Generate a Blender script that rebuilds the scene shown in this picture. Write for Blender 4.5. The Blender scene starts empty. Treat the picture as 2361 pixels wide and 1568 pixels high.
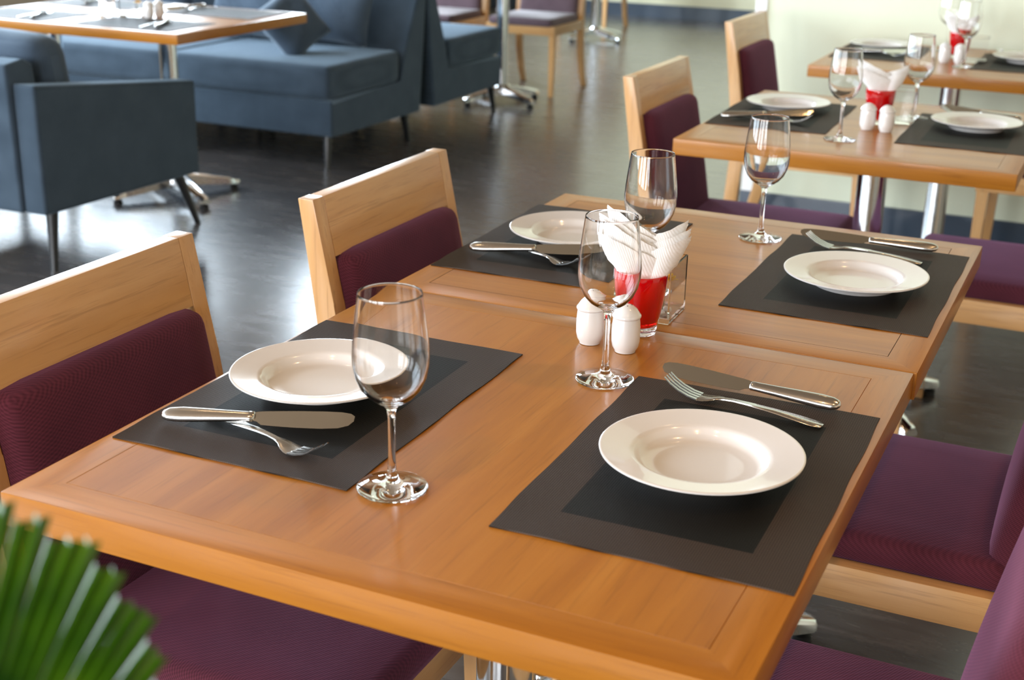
import bpy, bmesh, math, random
from mathutils import Vector, Matrix
random.seed(7)
SC = bpy.context.scene
COL = SC.collection
PI = math.pi

# ------------------------------------------------------------------ camera
cam_d = bpy.data.cameras.new('camera'); cam = bpy.data.objects.new('camera', cam_d); COL.objects.link(cam)
_r = Vector((0.90643662, 0.42187479, 0.01985736)); _u = Vector((-0.15933967, 0.29805633, 0.9411553)); _f = Vector((-0.39113109, 0.85626169, -0.33739056))
cam.matrix_world = Matrix(((_r.x, _u.x, -_f.x, 0.97858), (_r.y, _u.y, -_f.y, -0.89994), (_r.z, _u.z, -_f.z, 1.36437), (0, 0, 0, 1)))
cam_d.sensor_width = 36.0; cam_d.sensor_fit = 'HORIZONTAL'
cam_d.lens = 3102.27 / 2361 * 36.0
cam_d.clip_start = 0.02
cam_d.dof.use_dof = True; cam_d.dof.focus_distance = 1.72; cam_d.dof.aperture_fstop = 6.5
SC.camera = cam
# ------------------------------------------------------------------ light
SC.view_settings.view_transform = 'Standard'; SC.view_settings.look = 'None'; SC.view_settings.gamma = 1.0
SC.view_settings.use_curve_mapping = False
SC.view_settings.exposure = -0.12
w = bpy.data.worlds.new('sky'); SC.world = w; w.use_nodes = True
w.node_tree.nodes['Background'].inputs[0].default_value = (0.75, 0.86, 1.0, 1)
w.node_tree.nodes['Background'].inputs[1].default_value = 0.6
SC.cycles.use_denoising = True
SC.cycles.max_bounces = 14; SC.cycles.transmission_bounces = 12; SC.cycles.glossy_bounces = 6; SC.cycles.diffuse_bounces = 5
SC.cycles.sample_clamp_indirect = 6.0
SC.cycles.blur_glossy = 0.3

def area(name, loc, rot, sx, sy, power, color):
    l = bpy.data.lights.new(name, 'AREA'); l.shape = 'RECTANGLE'; l.size = sx; l.size_y = sy; l.energy = power; l.color = color
    o = bpy.data.objects.new(name, l); COL.objects.link(o); o.location = loc; o.rotation_euler = rot
    return o
WIN_L = [(-3.2, -0.9), (-0.65, 1.65), (1.9, 4.2), (4.45, 6.75), (7.8, 9.1)]        # bays of the window wall (y ranges); last one added to light the far end
WIN_B = [(-4.4, -2.8), (-2.5, -0.9), (-0.5, 0.9)]                             # bays behind the photographer (x ranges)
for a, b in WIN_L:
    area('window_daylight', (-4.97, (a + b) / 2, 1.95), (0, -PI / 2, 0), 2.4, b - a, 265 if b < 7 else 430, (0.76, 0.89, 1.0))  # the added last bay is driven harder to brighten the far wall
for a, b in WIN_B:
    area('window_daylight', ((a + b) / 2, -4.22, 1.6), (PI / 2, 0, 0), b - a, 2.0, 165, (0.95, 0.97, 1.0))

# ------------------------------------------------------------------ materials
def srgb(r, g, b):
    f = lambda c: (c / 255 / 12.92) if c / 255 <= 0.04045 else ((c / 255 + 0.055) / 1.055) ** 2.4
    return (f(r), f(g), f(b), 1)
class NT:
    def __init__(s, name):
        s.m = bpy.data.materials.new(name); s.m.use_nodes = True; s.t = s.m.node_tree; s.n = s.t.nodes
        s.b = s.n['Principled BSDF']
    def add(s, k, **kw):
        n = s.n.new(k)
        for a, v in kw.items(): setattr(n, a, v)
        return n
    def link(s, a, b): s.t.links.new(a, b)
    def coords(s, scale=(1, 1, 1), rot=(0, 0, 0), kind='Object'):
        tc = s.add('ShaderNodeTexCoord'); mp = s.add('ShaderNodeMapping')
        mp.inputs['Scale'].default_value = scale; mp.inputs['Rotation'].default_value = rot
        s.link(tc.outputs[kind], mp.inputs['Vector']); return mp.outputs['Vector']
    def ramp(s, fac, stops):
        r = s.add('ShaderNodeValToRGB'); e = r.color_ramp.elements
        e[0].position, e[0].color = stops[0]; e[1].position, e[1].color = stops[-1]
        for p, c in stops[1:-1]:
            q = e.new(p); q.color = c
        s.link(fac, r.inputs['Fac']); return r.outputs['Color']
    def noise(s, vec, scale, detail=4, rough=0.55, dist=0.0):
        n = s.add('ShaderNodeTexNoise'); n.inputs['Scale'].default_value = scale; n.inputs['Detail'].default_value = detail
        n.inputs['Roughness'].default_value = rough; n.inputs['Distortion'].default_value = dist
        s.link(vec, n.inputs['Vector']); return n.outputs['Fac']
    def wave(s, vec, scale, axis='X', dist=0.0, prof='SIN'):
        n = s.add('ShaderNodeTexWave'); n.bands_direction = axis; n.wave_profile = prof
        n.inputs['Scale'].default_value = scale; n.inputs['Distortion'].default_value = dist; n.inputs['Detail'].default_value = 2
        n.inputs['Detail Scale'].default_value = 1.5
        s.link(vec, n.inputs['Vector']); return n.outputs['Fac']
    def math(s, op, a, b=None, c=None):
        n = s.add('ShaderNodeMath', operation=op)
        for i, v in enumerate((a, b, c)):
            if v is None: continue
            if isinstance(v, (int, float)): n.inputs[i].default_value = v
            else: s.link(v, n.inputs[i])
        return n.outputs[0]
    def mix(s, fac, a, b, mode='MIX'):
        n = s.add('ShaderNodeMix', data_type='RGBA', blend_type=mode)
        for k, v in ((0, fac), (6, a), (7, b)):
            if isinstance(v, (int, float)): n.inputs[k].default_value = v
            elif isinstance(v, tuple): n.inputs[k].default_value = v
            else: s.link(v, n.inputs[k])
        return n.outputs[2]
    def bump(s, h, strength=0.2, dist=0.001):
        n = s.add('ShaderNodeBump'); n.inputs['Strength'].default_value = strength; n.inputs['Distance'].default_value = dist
        s.link(h, n.inputs['Height']); s.link(n.outputs[0], s.b.inputs['Normal']); return n
    def col(s, c):
        if isinstance(c, tuple): s.b.inputs['Base Color'].default_value = c
        else: s.link(c, s.b.inputs['Base Color'])
    def set(s, **kw):
        for k, v in kw.items(): s.b.inputs[k.replace('_', ' ')].default_value = v
        return s

def simple(name, c, rough=0.5, metal=0.0, **kw):
    t = NT(name); t.col(c); t.set(Roughness=rough, Metallic=metal)
    v = t.coords(); n = t.noise(v, 60, 3)
    t.link(t.math('ADD', t.math('MULTIPLY', n, 0.08), rough - 0.04), t.b.inputs['Roughness'])
    for k, x in kw.items(): t.b.inputs[k.replace('_', ' ')].default_value = x
    return t.m

def wood(name, c1, c2, c3, axis='X', rough=0.3, coat=0.4, seedoff=0.0, fine=1.0):
    t = NT(name)
    sc = {'X': (1.0, 14, 14), 'Y': (14, 1.0, 14), 'Z': (14, 14, 1.0)}[axis]
    v = t.coords(sc)
    n1 = t.noise(v, 1.6, 5, 0.6, 0.4)
    sc2 = {'X': (6, 160, 160), 'Y': (160, 6, 160), 'Z': (160, 160, 6)}[axis]
    v2 = t.coords(sc2); n2 = t.noise(v2, 1.0 * fine, 3, 0.7)
    v3 = t.coords((1, 1, 1)); n3 = t.noise(v3, 2.2, 2)
    base = t.ramp(n1, [(0.25, c1), (0.55, c2), (0.8, c3)])
    fl = t.ramp(n2, [(0.30, (0.62, 0.58, 0.52, 1)), (0.46, (1, 1, 1, 1))])
    col = t.mix(0.55, base, fl, 'MULTIPLY')
    big = t.ramp(n3, [(0.3, (0.9, 0.88, 0.86, 1)), (0.7, (1.05, 1.05, 1.05, 1))])
    t.col(t.mix(0.8, col, big, 'MULTIPLY'))
    t.set(Roughness=rough, Specular_IOR_Level=0.3); t.set(Coat_Weight=coat, Coat_Roughness=0.16)
    t.bump(n2, 0.05, 0.0005)
    return t.m

def fabric(name, c1, c2, pitch=0.0022, diag=True, rough=0.9, contrast=0.5, sheen=0.3, sheentint=(1, 1, 1, 1)):
    t = NT(name)
    v = t.coords((1, 1, 1), (0, 0, 0) if not diag else (0.6, 0.5, 0.7))
    k = 1.0 / pitch / 3.1416
    a = t.wave(v, k, 'X', 0.4); b = t.wave(v, k, 'Y', 0.4) if not diag else t.wave(v, k * 0.5, 'Z', 0.6)
    h = t.math('ADD', t.math('MULTIPLY', a, 0.65), t.math('MULTIPLY', b, 0.35))
    n = t.noise(t.coords(), 9, 3)
    f = t.math('ADD', t.math('MULTIPLY', h, contrast), t.math('MULTIPLY', n, 1 - contrast))
    t.col(t.ramp(f, [(0.25, c1), (0.75, c2)]))
    t.set(Roughness=rough, Sheen_Weight=sheen, Sheen_Roughness=0.5, Specular_IOR_Level=0.2); t.b.inputs['Sheen Tint'].default_value = sheentint
    t.bump(h, 0.35, 0.0006)
    return t.m

M = {}
OR1, OR2, OR3 = srgb(152, 92, 24), srgb(174, 112, 34), srgb(188, 128, 50)
M['wood_x'] = wood('oiled_beech_along_x', OR1, OR2, OR3, 'X', 0.30, 0.25)
M['wood_y'] = wood('oiled_beech_along_y', OR1, OR2, OR3, 'Y', 0.30, 0.25)
BE1, BE2, BE3 = srgb(196, 146, 90), srgb(212, 164, 108), srgb(224, 182, 130)
M['beech_y'] = wood('beech_rail', BE1, BE2, BE3, 'Y', 0.34, 0.6)
M['beech_x'] = wood('beech_side', BE1, BE2, BE3, 'X', 0.34, 0.6)
M['beech_z'] = wood('beech_post', BE1, BE2, BE3, 'Z', 0.34, 0.6)
M['groove'] = simple('dark_joint', srgb(84, 48, 20), 0.6)
M['plum'] = fabric('plum_twill', srgb(58, 20, 28), srgb(90, 38, 50), 0.0024, True, 0.92, 0.45, 0.24, (0.9, 0.42, 0.8, 1))
M['grey_brown'] = fabric('taupe_twill', srgb(84, 66, 74), srgb(112, 92, 100), 0.0024, True, 0.85, 0.4, 0.4)
M['sofa'] = fabric('slate_blue_weave', srgb(42, 54, 66), srgb(66, 79, 92), 0.003, False, 0.95, 0.45, 0.35, (0.6, 0.8, 1, 1))
M['cushion'] = fabric('grey_blue_weave', srgb(48, 61, 76), srgb(74, 88, 104), 0.003, False, 0.95, 0.4, 0.4, (0.7, 0.85, 1, 1))
M['chrome'] = simple('polished_chrome', (0.86, 0.88, 0.9, 1), 0.12, 1.0)
M['steel'] = simple('brushed_cutlery_steel', (0.62, 0.61, 0.59, 1), 0.2, 1.0)
M['blade'] = simple('mirror_steel', (0.66, 0.65, 0.60, 1), 0.14, 1.0)
M['rubber'] = simple('black_rubber', srgb(24, 24, 26), 0.6)
M['porcelain'] = simple('white_porcelain', srgb(226, 222, 219), 0.16, 0.0, Coat_Weight=0.6, Coat_Roughness=0.04)
M['blackleg'] = simple('black_lacquer_leg', srgb(22, 26, 30), 0.3, 0.0, Coat_Weight=0.4)
M['hole'] = simple('dark_hole', srgb(40, 36, 34), 0.8)
M['white_paint'] = simple('white_paint', srgb(240, 242, 242), 0.5)
M['ceil'] = simple('ceiling_timber_tone', srgb(128, 104, 80), 0.8)
M['petal'] = simple('yellow_petal', srgb(255, 212, 16), 0.6)
M['stem'] = simple('green_stem', srgb(86, 92, 40), 0.6)
M['soil'] = simple('dark_soil', srgb(46, 34, 26), 0.95)
M['pot'] = simple('grey_ceramic', srgb(70, 70, 72), 0.4)
M['framegrey'] = simple('window_frame_metal', srgb(60, 62, 66), 0.4)
M['pebble'] = simple('white_pebble', srgb(228, 226, 220), 0.5)

def glass(name, c, rough=0.0, ior=1.47):
    t = NT(name); t.col(c); t.set(Roughness=rough, IOR=ior, Transmission_Weight=1.0)
    return t.m
M['glass'] = glass('clear_glass', (1, 1, 1, 1))
t = NT('red_glass'); t.col(srgb(236, 10, 18)); t.set(Roughness=0.04, IOR=1.45, Transmission_Weight=0.6, Coat_Weight=0.6, Coat_Roughness=0.03); M['redglass'] = t.m

t = NT('white_tissue'); v = t.coords(); a = t.wave(t.coords((1, 1, 1), (0.3, 0.2, 0.7)), 110, 'X', 0.3); n = t.noise(v, 90, 3)
t.col(t.ramp(n, [(0.3, srgb(240, 238, 236)), (0.7, srgb(250, 249, 248))])); t.set(Roughness=0.95); t.b.inputs['Subsurface Weight'].default_value = 0.0
t.bump(t.math('ADD', a, n), 0.35, 0.0008); M['tissue'] = t.m

# woven vinyl mat: ribbed border frame round a darker field (local coords: half sizes .225 x .15)
t = NT('woven_vinyl_mat'); tc = t.add('ShaderNodeTexCoord'); sp = t.add('ShaderNodeSeparateXYZ'); t.link(tc.outputs['Object'], sp.inputs[0])
ax = t.math('ABSOLUTE', sp.outputs[0]); ay = t.math('ABSOLUTE', sp.outputs[1])
inn = t.math('MULTIPLY', t.math('LESS_THAN', ax, 0.167), t.math('LESS_THAN', ay, 0.098))
r1 = t.wave(t.coords(), 1 / 0.0026 / 3.1416, 'X'); r2 = t.wave(t.coords(), 1 / 0.0026 / 3.1416, 'Y')
rib = t.math('MULTIPLY', r1, t.math('ADD', t.math('MULTIPLY', r2, 0.5), 0.5))
bord = t.ramp(rib, [(0.1, srgb(24, 19, 17)), (0.8, srgb(84, 70, 61))]); field = t.ramp(rib, [(0.1, srgb(9, 9, 8)), (0.85, srgb(25, 24, 21))])
t.col(t.mix(inn, bord, field)); t.set(Roughness=0.55, Specular_IOR_Level=0.14); t.bump(rib, 0.5, 0.0006); M['mat'] = t.m

# slate-look floor tiles
t = NT('dark_stone_tiles'); v = t.coords()
br = t.add('ShaderNodeTexBrick'); br.offset = 0.5
for k, x in (('Scale', 1.0), ('Mortar Size', 0.0045), ('Mortar Smooth', 0.3), ('Brick Width', 0.60), ('Row Height', 0.30)): br.inputs[k].default_value = x
br.inputs['Color1'].default_value = (0.35, 0.35, 0.35, 1); br.inputs['Color2'].default_value = (0.75, 0.75, 0.75, 1); br.inputs['Mortar'].default_value = (0, 0, 0, 1)
t.link(v, br.inputs['Vector'])
n = t.noise(t.coords((3, 14, 3)), 1.6, 5, 0.6, 0.3); n2 = t.noise(v, 1.1, 3)
tone = t.math('ADD', t.math('MULTIPLY', n, 0.6), t.math('MULTIPLY', n2, 0.4))
base = t.ramp(tone, [(0.3, srgb(54, 52, 52)), (0.5, srgb(70, 66, 65)), (0.7, srgb(90, 84, 82))])
var = t.ramp(br.outputs['Color'], [(0.0, (0.45, 0.45, 0.45, 1)), (0.35, (0.88, 0.88, 0.88, 1)), (0.8, (1.1, 1.08, 1.06, 1))])
t.col(t.mix(0.85, base, var, 'MULTIPLY')); t.link(t.math('ADD', t.math('MULTIPLY', n, 0.2), 0.16), t.b.inputs['Roughness'])
t.set(Coat_Weight=0.5, Coat_Roughness=0.24)
t.bump(t.math('ADD', t.math('MULTIPLY', br.outputs['Fac'], -1.0), t.math('MULTIPLY', n, 0.3)), 0.35, 0.002); M['floor'] = t.m

def paint(name, c, rough=0.7):
    t = NT(name); n = t.noise(t.coords(), 140, 3); n2 = t.noise(t.coords(), 0.8, 2)
    t.col(t.mix(0.06, c, t.ramp(n2, [(0.3, (0.8, 0.8, 0.8, 1)), (0.7, (1, 1, 1, 1))]), 'MULTIPLY')); t.set(Roughness=rough); t.bump(n, 0.08, 0.0006); return t.m
M['wall'] = paint('pale_lime_paint', srgb(234, 240, 216))
M['wall_far'] = paint('pale_yellow_paint', srgb(238, 236, 204))
M['wall_plain'] = paint('warm_sand_paint', srgb(184, 172, 150))
M['skirt'] = simple('dark_slate_skirting', srgb(62, 76, 92), 0.25, 0.0, Coat_Weight=0.3)

# palm leaf
t = NT('palm_leaf'); tc = t.add('ShaderNodeTexCoord'); n = t.noise(t.coords((1, 1, 1)), 30, 3)
t.col(t.ramp(n, [(0.3, srgb(34, 76, 14)), (0.6, srgb(70, 116, 16)), (0.8, srgb(104, 140, 24))])); t.set(Roughness=0.32, Coat_Weight=0.3); t.b.inputs['Transmission Weight'].default_value = 0.0
tr = t.add('ShaderNodeBsdfTranslucent'); tr.inputs['Color'].default_value = srgb(110, 150, 10); mx = t.add('ShaderNodeMixShader'); mx.inputs[0].default_value = 0.3
t.link(t.b.outputs[0], mx.inputs[1]); t.link(tr.outputs[0], mx.inputs[2]); t.link(mx.outputs[0], t.n['Material Output'].inputs['Surface']); M['leaf'] = t.m

def emis(name, c, s):
    t = NT(name); t.col(c); t.b.inputs['Emission Color'].default_value = c; t.b.inputs['Emission Strength'].default_value = s; return t.m
M['lamp'] = emis('warm_lamp_lens', (1.0, 0.72, 0.42, 1), 30)

# ------------------------------------------------------------------ mesh helpers
def obj(name, bm, mats, parent=None, smooth=True, angle=40):
    me = bpy.data.meshes.new(name); bmesh.ops.recalc_face_normals(bm, faces=bm.faces[:]); bm.to_mesh(me); bm.free()
    for m in (mats if isinstance(mats, (list, tuple)) else [mats]): me.materials.append(m)
    if smooth:
        for p in me.polygons: p.use_smooth = True
        me.set_sharp_from_angle(angle=math.radians(angle))
    o = bpy.data.objects.new(name, me); COL.objects.link(o)
    if parent: o.parent = parent
    return o
def tag(o, label=None, cat=None, group=None, kind=None):
    if label: o['label'] = label
    if cat: o['category'] = cat
    if group: o['group'] = group
    if kind: o['kind'] = kind
    return o
def empty(name, loc=(0, 0, 0), rz=0.0):
    o = bpy.data.objects.new(name, None); COL.objects.link(o); o.location = loc; o.rotation_euler = (0, 0, rz); o.empty_display_size = 0.1; return o
def dup(src, loc=None, rz=None, label=None, group=None, rot=None):
    def cp(o, par):
        c = o.copy(); COL.objects.link(c)
        if par: c.parent = par
        for ch in list(o.children): cp(ch, c)
        return c
    r = cp(src, None)
    if loc is not None: r.location = loc
    if rz is not None: r.rotation_euler = (0, 0, rz)
    if rot is not None: r.rotation_euler = rot
    if label: r['label'] = label
    if group: r['group'] = group
    return r
def B(): return bmesh.new()
def box(bm, x0, x1, y0, y1, z0, z1, bev=0.0, seg=2, mi=0):
    t = bmesh.new(); bmesh.ops.create_cube(t, size=1)
    for v in t.verts: v.co = Vector(((x0 + x1) / 2 + v.co.x * (x1 - x0), (y0 + y1) / 2 + v.co.y * (y1 - y0), (z0 + z1) / 2 + v.co.z * (z1 - z0)))
    if bev: bmesh.ops.bevel(t, geom=t.edges[:], offset=bev, segments=seg, profile=0.7, affect='EDGES')
    merge(bm, t, mi); return bm
def merge(bm, t, mi=None):
    mp = {v: bm.verts.new(v.co) for v in t.verts}
    for f in t.faces:
        try: g = bm.faces.new([mp[v] for v in f.verts]); g.material_index = f.material_index if mi is None else mi
        except ValueError: pass
    t.free()
def loft(bm, secs, cap=True, mi=0):
    rings = [[bm.verts.new(p) for p in s] for s in secs]
    n = len(rings[0])
    for a, b in zip(rings, rings[1:]):
        for i in range(n):
            f = bm.faces.new((a[i], a[(i + 1) % n], b[(i + 1) % n], b[i])); f.material_index = mi
    if cap:
        for r in (rings[0][::-1], rings[-1]):
            try: bm.faces.new(r).material_index = mi
            except ValueError: pass
    return bm
def lathe(bm, prof, n=48, closed=False, mi=0):
    rings = []
    for r, z in prof:
        if r < 1e-6: rings.append([bm.verts.new((0, 0, z))])
        else: rings.append([bm.verts.new((r * math.cos(2 * PI * i / n), r * math.sin(2 * PI * i / n), z)) for i in range(n)])
    pairs = list(zip(rings, rings[1:])) + ([(rings[-1], rings[0])] if closed else [])
    for a, b in pairs:
        for i in range(n):
            j = (i + 1) % n
            if len(a) == 1 and len(b) == 1: continue
            if len(a) == 1: f = bm.faces.new((a[0], b[j], b[i]))
            elif len(b) == 1: f = bm.faces.new((a[i], a[j], b[0]))
            else: f = bm.faces.new((a[i], a[j], b[j], b[i]))
            f.material_index = mi
    return bm
def tube(bm, pts, rad, n=12, mi=0):
    secs = []
    P = [Vector(p) for p in pts]
    for i, p in enumerate(P):
        d = (P[min(i + 1, len(P) - 1)] - P[max(i - 1, 0)]).normalized()
        a = d.cross(Vector((0.13, 0.97, 0.21))).normalized(); b = d.cross(a)
        r = rad[i] if isinstance(rad, (list, tuple)) else rad
        secs.append([p + a * r * math.cos(2 * PI * k / n) + b * r * math.sin(2 * PI * k / n) for k in range(n)])
    return loft(bm, secs, True, mi)
def prism(bm, poly, y0, y1, bev=0.0, seg=2, mi=0, axis='Y'):
    """polygon given in the plane normal to axis ((x,z) for Y, (y,z) for X), extruded from y0 to y1"""
    t = bmesh.new()
    mk = (lambda a, b, k: (a, k, b)) if axis == 'Y' else (lambda a, b, k: (k, a, b))
    A = [t.verts.new(mk(a, b, y0)) for a, b in poly]; C = [t.verts.new(mk(a, b, y1)) for a, b in poly]
    n = len(poly); t.faces.new(A); t.faces.new(C[::-1])
    for i in range(n): t.faces.new((A[i], C[i], C[(i + 1) % n], A[(i + 1) % n]))
    if bev: bmesh.ops.bevel(t, geom=t.edges[:], offset=bev, segments=seg, profile=0.7, affect='EDGES')
    merge(bm, t, mi); return bm
def cushion(bm, c, h, r, puff=(0, 0, 0), n=8, fn=None):
    """rounded box with pillowy faces; h half sizes, r edge radius, puff bulge per axis"""
    ss = []
    for a in range(3):
        s = [-h[a], -h[a] + r * 0.12, -h[a] + r * 0.4, -h[a] + r]
        m = [(-h[a] + r) + (2 * h[a] - 2 * r) * k / n for k in range(1, n)]
        ss.append(s + m + [-x for x in s[::-1]])
    vt = {}
    def V(p):
        k = tuple(round(x, 6) for x in p)
        if k in vt: return vt[k]
        q = Vector(p); inn = Vector([max(-h[a] + r, min(h[a] - r, q[a])) for a in range(3)]); d = q - inn
        if d.length > 1e-9: q = inn + d.normalized() * r
        u = [p[a] / h[a] for a in range(3)]
        for a in range(3):
            if puff[a]:
                b_, c_ = [x for x in range(3) if x != a]
                q[a] += puff[a] * (1 - u[b_] ** 2) * (1 - u[c_] ** 2) * max(-1, min(1, u[a]))
        if fn: q = fn(q)
        vt[k] = bm.verts.new(Vector(c) + q); return vt[k]
    for a in range(3):
        b_, c_ = [x for x in range(3) if x != a]
        for sg in (-1, 1):
            for i in range(len(ss[b_]) - 1):
                for j in range(len(ss[c_]) - 1):
                    qs = []
                    for (ii, jj) in ((i, j), (i + 1, j), (i + 1, j + 1), (i, j + 1)):
                        p = [0, 0, 0]; p[a] = sg * h[a]; p[b_] = ss[b_][ii]; p[c_] = ss[c_][jj]; qs.append(V(p))
                    try: bm.faces.new(qs)
                    except ValueError: pass
    return bm
def struct(name, bm, m, smooth=False):
    o = obj(name, bm, m, None, smooth); o['kind'] = 'structure'; return o

# ------------------------------------------------------------------ the room
struct('floor', box(B(), -5.05, 3.6, -4.3, 11.4, -0.1, 0), M['floor'])
struct('ceiling', box(B(), -5.05, 3.6, -4.3, 11.4, 3.3, 3.4), M['ceil'])
struct('wall_far', box(B(), -5.05, 3.6, 11.2, 11.4, 0, 3.3), M['wall_far'])
struct('wall_right', box(B(), 3.4, 3.6, -4.3, 11.2, 0, 3.3), M['wall_plain'])
struct('wall_inner', box(B(), -0.392, 3.4, 4.305, 4.6, 0, 3.3), M['wall'])
struct('trim_1', box(B(), -0.398, -0.352, 4.296, 4.32, 0.127, 3.3, 0.002), M['white_paint'])
b = B(); box(b, -0.40, 3.4, 4.289, 4.305, 0, 0.127, 0.002); struct('baseboard_inner', b, M['skirt'])
b = B(); box(b, -4.85, 3.4, 11.182, 11.2, 0, 0.12, 0.002); struct('baseboard_far', b, M['skirt'])
def window_wall(name, bays, lo, hi, z0, z1, mk):
    b = B(); cur = lo
    for a, c in bays:
        mk(b, cur, a, 0, 3.3); mk(b, a, c, 0, z0); mk(b, a, c, z1, 3.3); cur = c
    mk(b, cur, hi, 0, 3.3); struct(name, b, M['wall_plain'])
window_wall('wall_left', WIN_L, -4.3, 11.2, 0.75, 3.15, lambda b, a, c, z0, z1: box(b, -5.05, -4.85, a, c, z0, z1))
window_wall('wall_front', WIN_B, -4.85, 3.4, 0.6, 2.6, lambda b, a, c, z0, z1: box(b, a, c, -4.3, -4.1, z0, z1))
k = 1
for a, c in WIN_L:
    b = B()
    for f in (0, 0.5, 1.0): y = a + (c - a) * f; yy = min(max(y, a + 0.035), c - 0.035); box(b, -4.91, -4.85, yy - 0.03, yy + 0.03, 0.75, 3.15, 0.004)
    for z in (0.785, 3.115): box(b, -4.905, -4.855, a, c, z - 0.035, z + 0.035, 0.004)
    o = struct('window_%d' % k, b, M['framegrey']); k += 1
for a, c in WIN_B:
    b = B()
    for f in (0, 0.5, 1.0): x = a + (c - a) * f; xx = min(max(x, a + 0.035), c - 0.035); box(b, xx - 0.035, xx + 0.035, -4.16, -4.1, 0.6, 2.6, 0.004)
    for z in (0.635, 2.565): box(b, a, c, -4.155, -4.105, z - 0.035, z + 0.035, 0.004)
    struct('window_%d' % k, b, M['framegrey']); k += 1

# ------------------------------------------------------------------ ceiling lamps (out of frame, their warm light is in it)
def downlight(x, y, e=16):
    r = empty('ceiling_lamp', (x, y, 3.3)); tag(r, 'round recessed ceiling lamp with warm light above the tables', 'lamp', 'recessed ceiling lamps')
    obj('rim', lathe(B(), [(0.045, -0.001), (0.045, -0.006), (0.06, -0.006), (0.06, -0.001)], 32, True), M['white_paint'], r)
    obj('lens', lathe(B(), [(0, -0.003), (0.044, -0.003), (0.044, -0.001), (0, -0.001)], 32), M['lamp'], r)
    l = bpy.data.lights.new('lamp_light', 'SPOT'); l.energy = e; l.color = (1.0, 0.58, 0.26); l.spot_size = 1.9; l.spot_blend = 0.9; l.shadow_soft_size = 0.05
    o = bpy.data.objects.new('lamp_light', l); COL.objects.link(o); o.parent = r; o.location = (0, 0, -0.03)
for x, y in ((0.1, -1.2), (1.5, -1.2), (1.5, 0.9), (-1.3, 0.9), (0.2, 3.0), (1.9, 2.8)): downlight(x, y, 55 if y < 1 and x > -1 else 8)

# ------------------------------------------------------------------ dining tables
T = 0.75
def tabletop(sx, sy, grain):
    t = bmesh.new(); bmesh.ops.create_cube(t, size=1)
    for v in t.verts: v.co = Vector((v.co.x * sx, v.co.y * sy, T - 0.019 + v.co.z * 0.038))
    bmesh.ops.bevel(t, geom=t.edges[:], offset=0.0022, segments=2, profile=0.6, affect='EDGES')
    def top(): return max((f for f in t.faces if f.normal.z > 0.9), key=lambda f: f.calc_area())
    t.normal_update()
    bmesh.ops.inset_region(t, faces=[top()], thickness=0.043, use_even_offset=True)
    for w_, dz in ((0.0005, -0.0009), (0.0005, 0.0009)):
        t.normal_update(); f = top(); r = bmesh.ops.inset_region(t, faces=[f], thickness=w_, depth=dz, use_even_offset=True)
        for q in r['faces']: q.material_index = 2
    t.normal_update()
    f0 = top()
    for f in t.faces:
        c = f.calc_center_median()
        if f is f0: f.material_index = 0 if grain == 'X' else 1
        elif f.material_index == 2: pass
        else: f.material_index = 1 if abs(c.x) / sx > abs(c.y) / sy + 0.001 else 0
    return t
def dining_table(x0, x1, y0, y1, grain, label, poles=((0, 0),), brot=0.0, group='wooden restaurant tables', joint=True):
    sx, sy = x1 - x0, y1 - y0
    r = empty('dining_table', ((x0 + x1) / 2, (y0 + y1) / 2, 0)); tag(r, label, 'table', group)
    obj('tabletop', tabletop(sx, sy, grain), [M['wood_x'], M['wood_y'], M['groove'] if joint else M['wood_y']], r, True, 30)
    for px, py in poles:
        b = B(); lathe(b, [(0, 0.09), (0.037, 0.09), (0.037, 0.70), (0, 0.70)], 40); 
        for v in b.verts: v.co += Vector((px, py, 0))
        obj('pole', b, M['chrome'], r)
        b = B(); box(b, px - 0.14, px + 0.14, py - 0.14, py + 0.14, 0.700, 0.712, 0.004); obj('mounting_plate', b, M['rubber'], r)
        b = B(); lathe(b, [(0, 0.045), (0.052, 0.045), (0.056, 0.06), (0.05, 0.095), (0.04, 0.105), (0, 0.105)], 40)
        for v in b.verts: v.co += Vector((px, py, 0))
        obj('base_hub', b, M['chrome'], r)
        for k in range(4):
            a = brot + PI / 4 + k * PI / 2; d = Vector((math.cos(a), math.sin(a), 0)); n = Vector((-d.y, d.x, 0)); o0 = Vector((px, py, 0))
            b = B(); secs = []
            for s, hw, zt, zb in ((0.03, 0.034, 0.098, 0.05), (0.12, 0.03, 0.082, 0.04), (0.22, 0.025, 0.060, 0.028), (0.272, 0.021, 0.046, 0.022), (0.28, 0.017, 0.042, 0.024)):
                c = o0 + d * s
                secs.append([c + n * hw + Vector((0, 0, zb)), c + n * hw + Vector((0, 0, zt - 0.008)), c + n * hw * 0.6 + Vector((0, 0, zt)), c - n * hw * 0.6 + Vector((0, 0, zt)), c - n * hw + Vector((0, 0, zt - 0.008)), c - n * hw + Vector((0, 0, zb))])
            loft(b, secs); arm = obj('base_arm', b, M['chrome'], r)
            b = B(); lathe(b, [(0, 0), (0.019, 0), (0.019, 0.012), (0.011, 0.016), (0.011, 0.026), (0, 0.026)], 20)
            for v in b.verts: v.co += o0 + d * 0.258
            obj('foot', b, M['rubber'], arm)
    return r
dining_table(0.0, 0.777, 0.002, 0.789, 'Y', 'wooden dining table nearest the camera, its corner beside the green palm leaf', joint=False)
dining_table(-0.001, 0.781, 0.7905, 1.479, 'X', 'wooden dining table joined end to end behind the nearest table')
dining_table(0.008, 0.778, 2.113, 2.936, 'X', 'wooden table of two places behind the joined pair, plum chairs at its ends', ((0.015, 0.0),), joint=False)
dining_table(-0.003, 0.775, 3.517, 4.275, 'X', 'wooden table pushed against the pale green wall', ((0.02, 0.0),), joint=False)
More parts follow.
